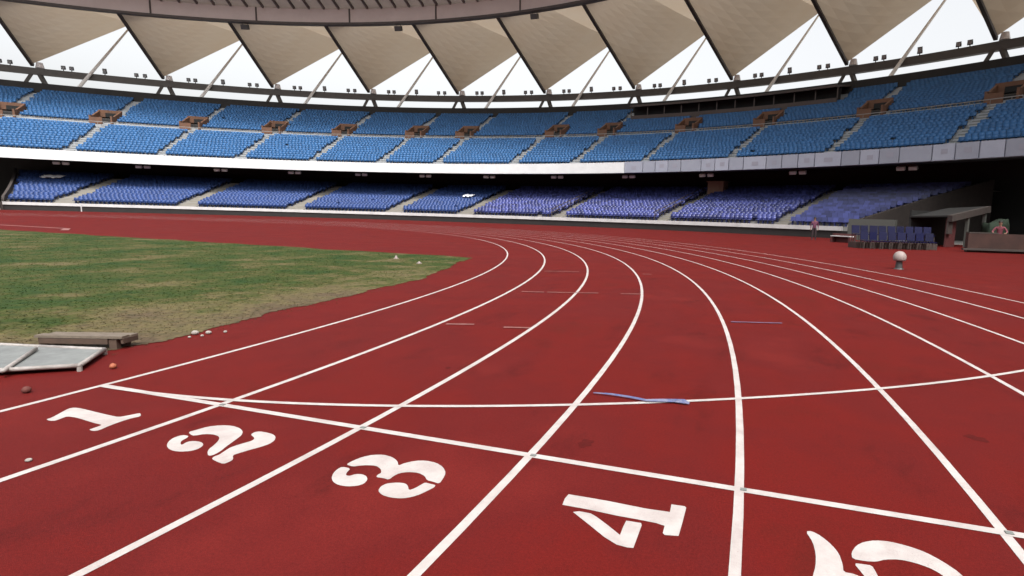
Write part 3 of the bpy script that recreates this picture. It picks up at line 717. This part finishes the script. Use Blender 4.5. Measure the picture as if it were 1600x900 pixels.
# ------------------------------------------------------------------ people
def person(loc, rz, shirt, label, lean=0.0, arms='down'):
    V = {}; E = []
    def add(n, co, r): V[n] = (Vector(co), r)
    add('pelvis', (0, 0, .93), .135); add('waist', (0, -.005+lean*.25, 1.08), .125); add('chest', (0, lean*.6, 1.30), .15); add('neck', (0, lean*.9+.01, 1.48), .06)
    add('headlow', (0, lean, 1.55), .075); add('head', (0, lean-.01, 1.65), .098); add('crown', (0, lean, 1.73), .07)
    E += [('pelvis', 'waist'), ('waist', 'chest'), ('chest', 'neck'), ('neck', 'headlow'), ('headlow', 'head'), ('head', 'crown')]
    for s, sg in (('l', 1), ('r', -1)):
        add('sh'+s, (sg*.19, lean*.7, 1.40), .065)
        if arms == 'down':
            add('el'+s, (sg*.26, lean*.6+.02, 1.13), .047); add('wr'+s, (sg*.27, lean*.6-.05, .90), .033); add('ha'+s, (sg*.265, lean*.6-.07, .80), .032)
        else:
            add('el'+s, (sg*.34, lean*.7-.10, 1.16), .047); add('wr'+s, (sg*.28, lean*.7-.28, 1.07), .033); add('ha'+s, (sg*.22, lean*.7-.35, 1.07), .032)
        add('hip'+s, (sg*.09, 0, .88), .105); add('kn'+s, (sg*.11, -.02, .49), .068); add('an'+s, (sg*.12, .02, .09), .045); add('to'+s, (sg*.14, -.15, .045), .04)
        E += [('chest', 'sh'+s), ('sh'+s, 'el'+s), ('el'+s, 'wr'+s), ('wr'+s, 'ha'+s), ('pelvis', 'hip'+s), ('hip'+s, 'kn'+s), ('kn'+s, 'an'+s), ('an'+s, 'to'+s)]
        for fi, (dx, ln) in enumerate(((-.02, .055), (-.007, .065), (.007, .06), (.02, .05))):     # fingers and thumb
            h = V['ha'+s][0]; w = V['wr'+s][0]; dd = (h-w).normalized()
            add('f%d%s' % (fi, s), h+dd*ln+Vector((0, dx, 0)), .009); E.append(('ha'+s, 'f%d%s' % (fi, s)))
        add('th'+s, V['wr'+s][0]*.5+V['ha'+s][0]*.5+Vector((-sg*.02, -.05, -.02)), .010); E.append(('wr'+s, 'th'+s))
    names = list(V); me = D.meshes.new('person'); me.from_pydata([V[n][0] for n in names], [(names.index(a), names.index(b)) for a, b in E], [])
    o = D.objects.new('person', me); C.objects.link(o)
    sk = o.modifiers.new('skin', 'SKIN'); o.modifiers.new('sub', 'SUBSURF').levels = 2
    o.modifiers['sub'].render_levels = 2
    for n, vv in zip(names, me.skin_vertices[0].data): vv.radius = (V[n][1], V[n][1]); vv.use_root = (n == 'pelvis')
    dg = bpy.context.evaluated_depsgraph_get(); dg.update(); m2 = D.meshes.new_from_object(o.evaluated_get(dg)); o.modifiers.clear(); o.data = m2
    m2.materials.clear()
    for k in ('skin', shirt, 'trouser', 'shoe', 'hair'): m2.materials.append(MT[k])
    for p in m2.polygons:
        c = p.center; p.use_smooth = True
        hand = abs(c.x) > .2 and (c.z < .93 if arms == 'down' else (c.y < lean*.7-.22))
        if c.z > 1.66 or (c.z > 1.52 and c.y > lean+.03): p.material_index = 4
        elif c.z > 1.46 or (hand and c.z > .6): p.material_index = 0
        elif c.z > .96: p.material_index = 1
        elif c.z > .10: p.material_index = 2
        else: p.material_index = 3
    o.location = loc; o.rotation_euler = (0, 0, rz); tag(o, label, 'person')
    bm = bmesh.new(); bmesh.ops.create_uvsphere(bm, u_segments=12, v_segments=8, radius=.112, matrix=Matrix.Translation((0, lean+.015, 1.70)) @ Matrix.Diagonal((1, 1.08, .85, 1)))
    for v_ in list(bm.verts):
        if v_.co.y < lean-.06 and v_.co.z < 1.70: v_.co.y = lean-.06
    h = obj('hair', bm, 'hair', smooth=True); h.parent = o
    bm = bmesh.new(); tube(bm, (0, lean-.10, 1.655), (0, lean-.135, 1.635), .014, .018, n=6); h = obj('nose', bm, 'skin'); h.parent = o
    bm = bmesh.new()
    for sg in (-1, 1): bmesh.ops.create_uvsphere(bm, u_segments=8, v_segments=6, radius=.013, matrix=Matrix.Translation((sg*.035, lean-.10, 1.665)))
    h = obj('eyes', bm, 'dark'); h.parent = o
    return o
p1 = ground(1271, 375.5); person(p1, face_cam(p1), 'shirt_m', 'person in dark maroon clothes standing in front of the pale parapet')
p2 = w0+wd*(1.95)+wn*.85
p2 = Vector((p2.x, p2.y, -.0)); person(p2, face_cam(p2), 'shirt_p', 'person in a rose shirt leaning on the low wall at right', lean=-.12, arms='lean')

# ------------------------------------------------------------------ left foreground things
# grey sheet in a white pipe frame lying on the track edge
zc = .05
q = [ground(-330, 606, zc), ground(-60, 582, zc), ground(124, 571, zc), ground(163, 546, zc), ground(62, 541.5, zc), ground(-130, 532, zc), ground(-420, 548, zc)]
lp = tag(D.objects.new('framed_panel', None), 'grey sheet in a white pipe frame lying at the edge of the track', 'panel'); C.objects.link(lp); lp.location = ground(60, 560)
bm = bmesh.new()
grid = []
poly = [p for p in q]
f = bm.faces.new([bm.verts.new(p) for p in poly]); r_ = bmesh.ops.extrude_face_region(bm, geom=[f])
for v_ in r_['geom']:
    if isinstance(v_, bmesh.types.BMVert): v_.co.z -= .02
obj('sheet', bm, 'mesh', lp)
bm = bmesh.new()
for i in range(len(q)):
    a, b = q[i], q[(i+1) % len(q)]; tube(bm, a, b, .019, n=10)
    bmesh.ops.create_uvsphere(bm, u_segments=10, v_segments=6, radius=.0195, matrix=Matrix.Translation(a))
obj('frame', bm, 'pipe', lp, smooth=True)
bm = bmesh.new(); tube(bm, ground(56, 545, zc+.02), ground(4, 580, zc+.012), .017, n=10); obj('cross_bar', bm, 'pipe', lp, smooth=True)
for x_, y_ in ((124, 571), (163, 546), (-60, 582)):
    g_ = ground(x_, y_, zc); bm = bmesh.new(); tube(bm, (g_.x, g_.y, 0), (g_.x, g_.y, zc-.01), .02, n=8); obj('foot', bm, 'pipe', lp)
# low timber bench behind it
b0, b1 = ground(58, 545), ground(188, 547)
tl = empty('timber_bench', b0, 'low weathered timber bench behind the framed panel by the turf', 'bench')
ux = (b1-b0).normalized(); un_ = Vector((-ux.y, ux.x, 0)); Lb = (b1-b0).length; rzb = math.atan2(ux.y, ux.x)
def bp(a, b, z): return Vector((b0.x, b0.y, 0))+ux*a+un_*b+Vector((0, 0, z))
bm = bmesh.new()
for i in range(2):
    bm = bmesh.new(); box(bm, bp(Lb*.5+.02*i, .05+.105*i, .122-.006*i), (Lb+.04-.03*i, .095, .024), rz=rzb+.014*i)
    bmesh.ops.bevel(bm, geom=bm.edges[:], offset=.004, segments=1); obj('top_board', bm, 'wood', tl)
bm = bmesh.new(); box(bm, bp(Lb*.44, .012, .08), (Lb*.82, .022, .05), rz=rzb); obj('front_board', bm, 'wooddark', tl)
bm = bmesh.new(); box(bm, bp(Lb+.012, .11, .085), (.024, .19, .05), rz=rzb); obj('end_board', bm, 'wooddark', tl)
for a in (.05, .90):
    for b in (.04, .17):
        bm = bmesh.new(); box(bm, bp(Lb*a, b, .0535), (.07, .05, .107), rz=rzb); obj('leg', bm, 'wooddark', tl)
# small litter
def blob(loc, r, m, name, label, cat, sq=.9, group=None):
    bm = bmesh.new(); bmesh.ops.create_icosphere(bm, subdivisions=2, radius=r)
    for v_ in bm.verts: v_.co = Vector((v_.co.x*rng.uniform(.93, 1.07), v_.co.y*rng.uniform(.93, 1.07), v_.co.z*sq*rng.uniform(.93, 1.07)))
    o = obj(name, bm, m, smooth=True); o.location = (loc.x, loc.y, r*sq*.92); return tag(o, label, cat, group)
blob(ground(177, 576), .027, 'orange', 'foam_ball', 'small orange ball on the track beyond the framed panel', 'ball', .95)
blob(ground(42, 614), .028, 'dullred', 'foam_ball', 'small dull red ball on the track at the left edge', 'ball', .95)
blob(ground(45, 721), .016, 'stone', 'pebble', 'tiny pale pebble on the track near the number 1', 'pebble', .6)
for i, (x_, y_, r_) in enumerate(((305, 523, .036), (326, 522, .03), (316, 526, .018), (296, 528, .016), (352, 520, .02))):
    blob(ground(x_, y_), r_, 'stone', 'pale_stone', 'pale stone lying where the turf meets the track', 'stone', .7, 'pale stones at the turf edge')
for x_, y_, lb in ((619, 404.5, 'taller white marker cone at the far tip of the turf'), (655, 412, 'flatter white marker cone at the far tip of the turf')):
    g_ = ground(x_, y_); h_ = .10 if x_ == 619 else .06
    bm = bmesh.new(); tube(bm, (0, 0, .02), (0, 0, h_), .05, .02, n=12); tube(bm, (0, 0, 0), (0, 0, .02), .075, .075, n=12)
    o = obj('marker_cone', bm, 'hood'); o.location = g_; tag(o, lb, 'cone')
# blue and white ribbon dropped on the curved line
pts = [ground(927, 616.5), ground(955, 619.5), ground(985, 624), ground(1010, 629), ground(1038, 630), ground(1052, 629), ground(1068, 632), ground(1077, 634)]
wd_ = [.006, .009, .011, .012, .016, .03, .024, .008]
bm = bmesh.new(); prev = None
for i, (p, w_) in enumerate(zip(pts, wd_)):
    t = (pts[min(i+1, 7)]-pts[max(i-1, 0)]).normalized(); n_ = Vector((-t.y, t.x, 0)); tw = .9*math.sin(i*1.9)
    a = p+n_*w_*math.cos(tw); b = p-n_*w_*math.cos(tw); z0 = .018; a.z = z0+abs(w_*math.sin(tw))*1.2; b.z = z0
    cur4 = [bm.verts.new(a), bm.verts.new(b), bm.verts.new(b-Vector((0, 0, .004))), bm.verts.new(a-Vector((0, 0, .004)))]
    if prev:
        for k in range(4): bm.faces.new((prev[k], prev[(k+1) % 4], cur4[(k+1) % 4], cur4[k]))
    else: bm.faces.new(cur4)
    prev = cur4
bm.faces.new(prev[::-1])
tag(obj('ribbon', bm, 'blue'), 'crumpled blue and white ribbon lying on the curved white line', 'ribbon')
# concrete corner wall, sunlight put into its peach colour, at the far left end and a small white post
pc = P(127.9, -1.5, 0)
bm = bmesh.new(); box(bm, (0, 0, 1.3), (4.6, 3, 2.6)); box(bm, (0, 0, 2.66), (4.9, 3.3, .12)); box(bm, (.9, -1.51, 1.0), (1.0, .04, 2.0))
o = obj('sunlit_corner_wall', bm, 'peach'); nn = P(128, 1)-P(128, 0); o.location = pc; o.rotation_euler = (0, 0, math.atan2(nn.y, nn.x)-math.pi/2)
tag(o, 'concrete corner wall with sunlit peach colouring at the far left end of the lower stand', 'hut')
g_ = P(121.2, -1.2, 0); bm = bmesh.new(); tube(bm, (0, 0, 0), (0, 0, .9), .06, n=8); box(bm, (0, 0, .95), (.45, .08, .28)); o = obj('sign_post', bm, 'rail'); o.location = g_
o.rotation_euler = (0, 0, face_cam(g_)); tag(o, 'small white sign on a post in front of the far left parapet', 'sign')

# ------------------------------------------------------------------ light
SUN_EL, SUN_AZ = 54, 306          # height of the sun; its azimuth in degrees anticlockwise from +x
w = D.worlds.new('World'); SC.world = w; w.use_nodes = True
nt = w.node_tree; bg = nt.nodes['Background']
sky = nt.nodes.new('ShaderNodeTexSky'); sky.sky_type = 'NISHITA'; sky.sun_disc = False
sun_dir = Vector((math.cos(rad(SUN_EL))*math.cos(rad(SUN_AZ)), math.cos(rad(SUN_EL))*math.sin(rad(SUN_AZ)), math.sin(rad(SUN_EL))))
sky.sun_elevation = rad(SUN_EL); sky.sun_rotation = math.atan2(sun_dir.x, sun_dir.y)
sky.dust_density = 6; sky.air_density = 1.2; sky.ozone_density = 1
hs = nt.nodes.new('ShaderNodeHueSaturation'); hs.inputs['Saturation'].default_value = .12      # cloud cover: hardly any blue left
nt.links.new(sky.outputs[0], hs.inputs['Color']); nt.links.new(hs.outputs[0], bg.inputs['Color'])
bg.inputs['Strength'].default_value = .15
sl = D.lights.new('sun', 'SUN'); sl.energy = 1.15; sl.angle = rad(14); sl.color = (1, .96, .9)
slo = D.objects.new('sun', sl); C.objects.link(slo); slo.rotation_euler = (-sun_dir).to_track_quat('-Z', 'Y').to_euler()
vs = SC.view_settings; vs.view_transform = 'Standard'; vs.look = 'None'; vs.gamma = 1; vs.use_curve_mapping = False; vs.exposure = 1.0
SC.cycles.max_bounces = 8; SC.cycles.diffuse_bounces = 4; SC.cycles.use_denoising = True
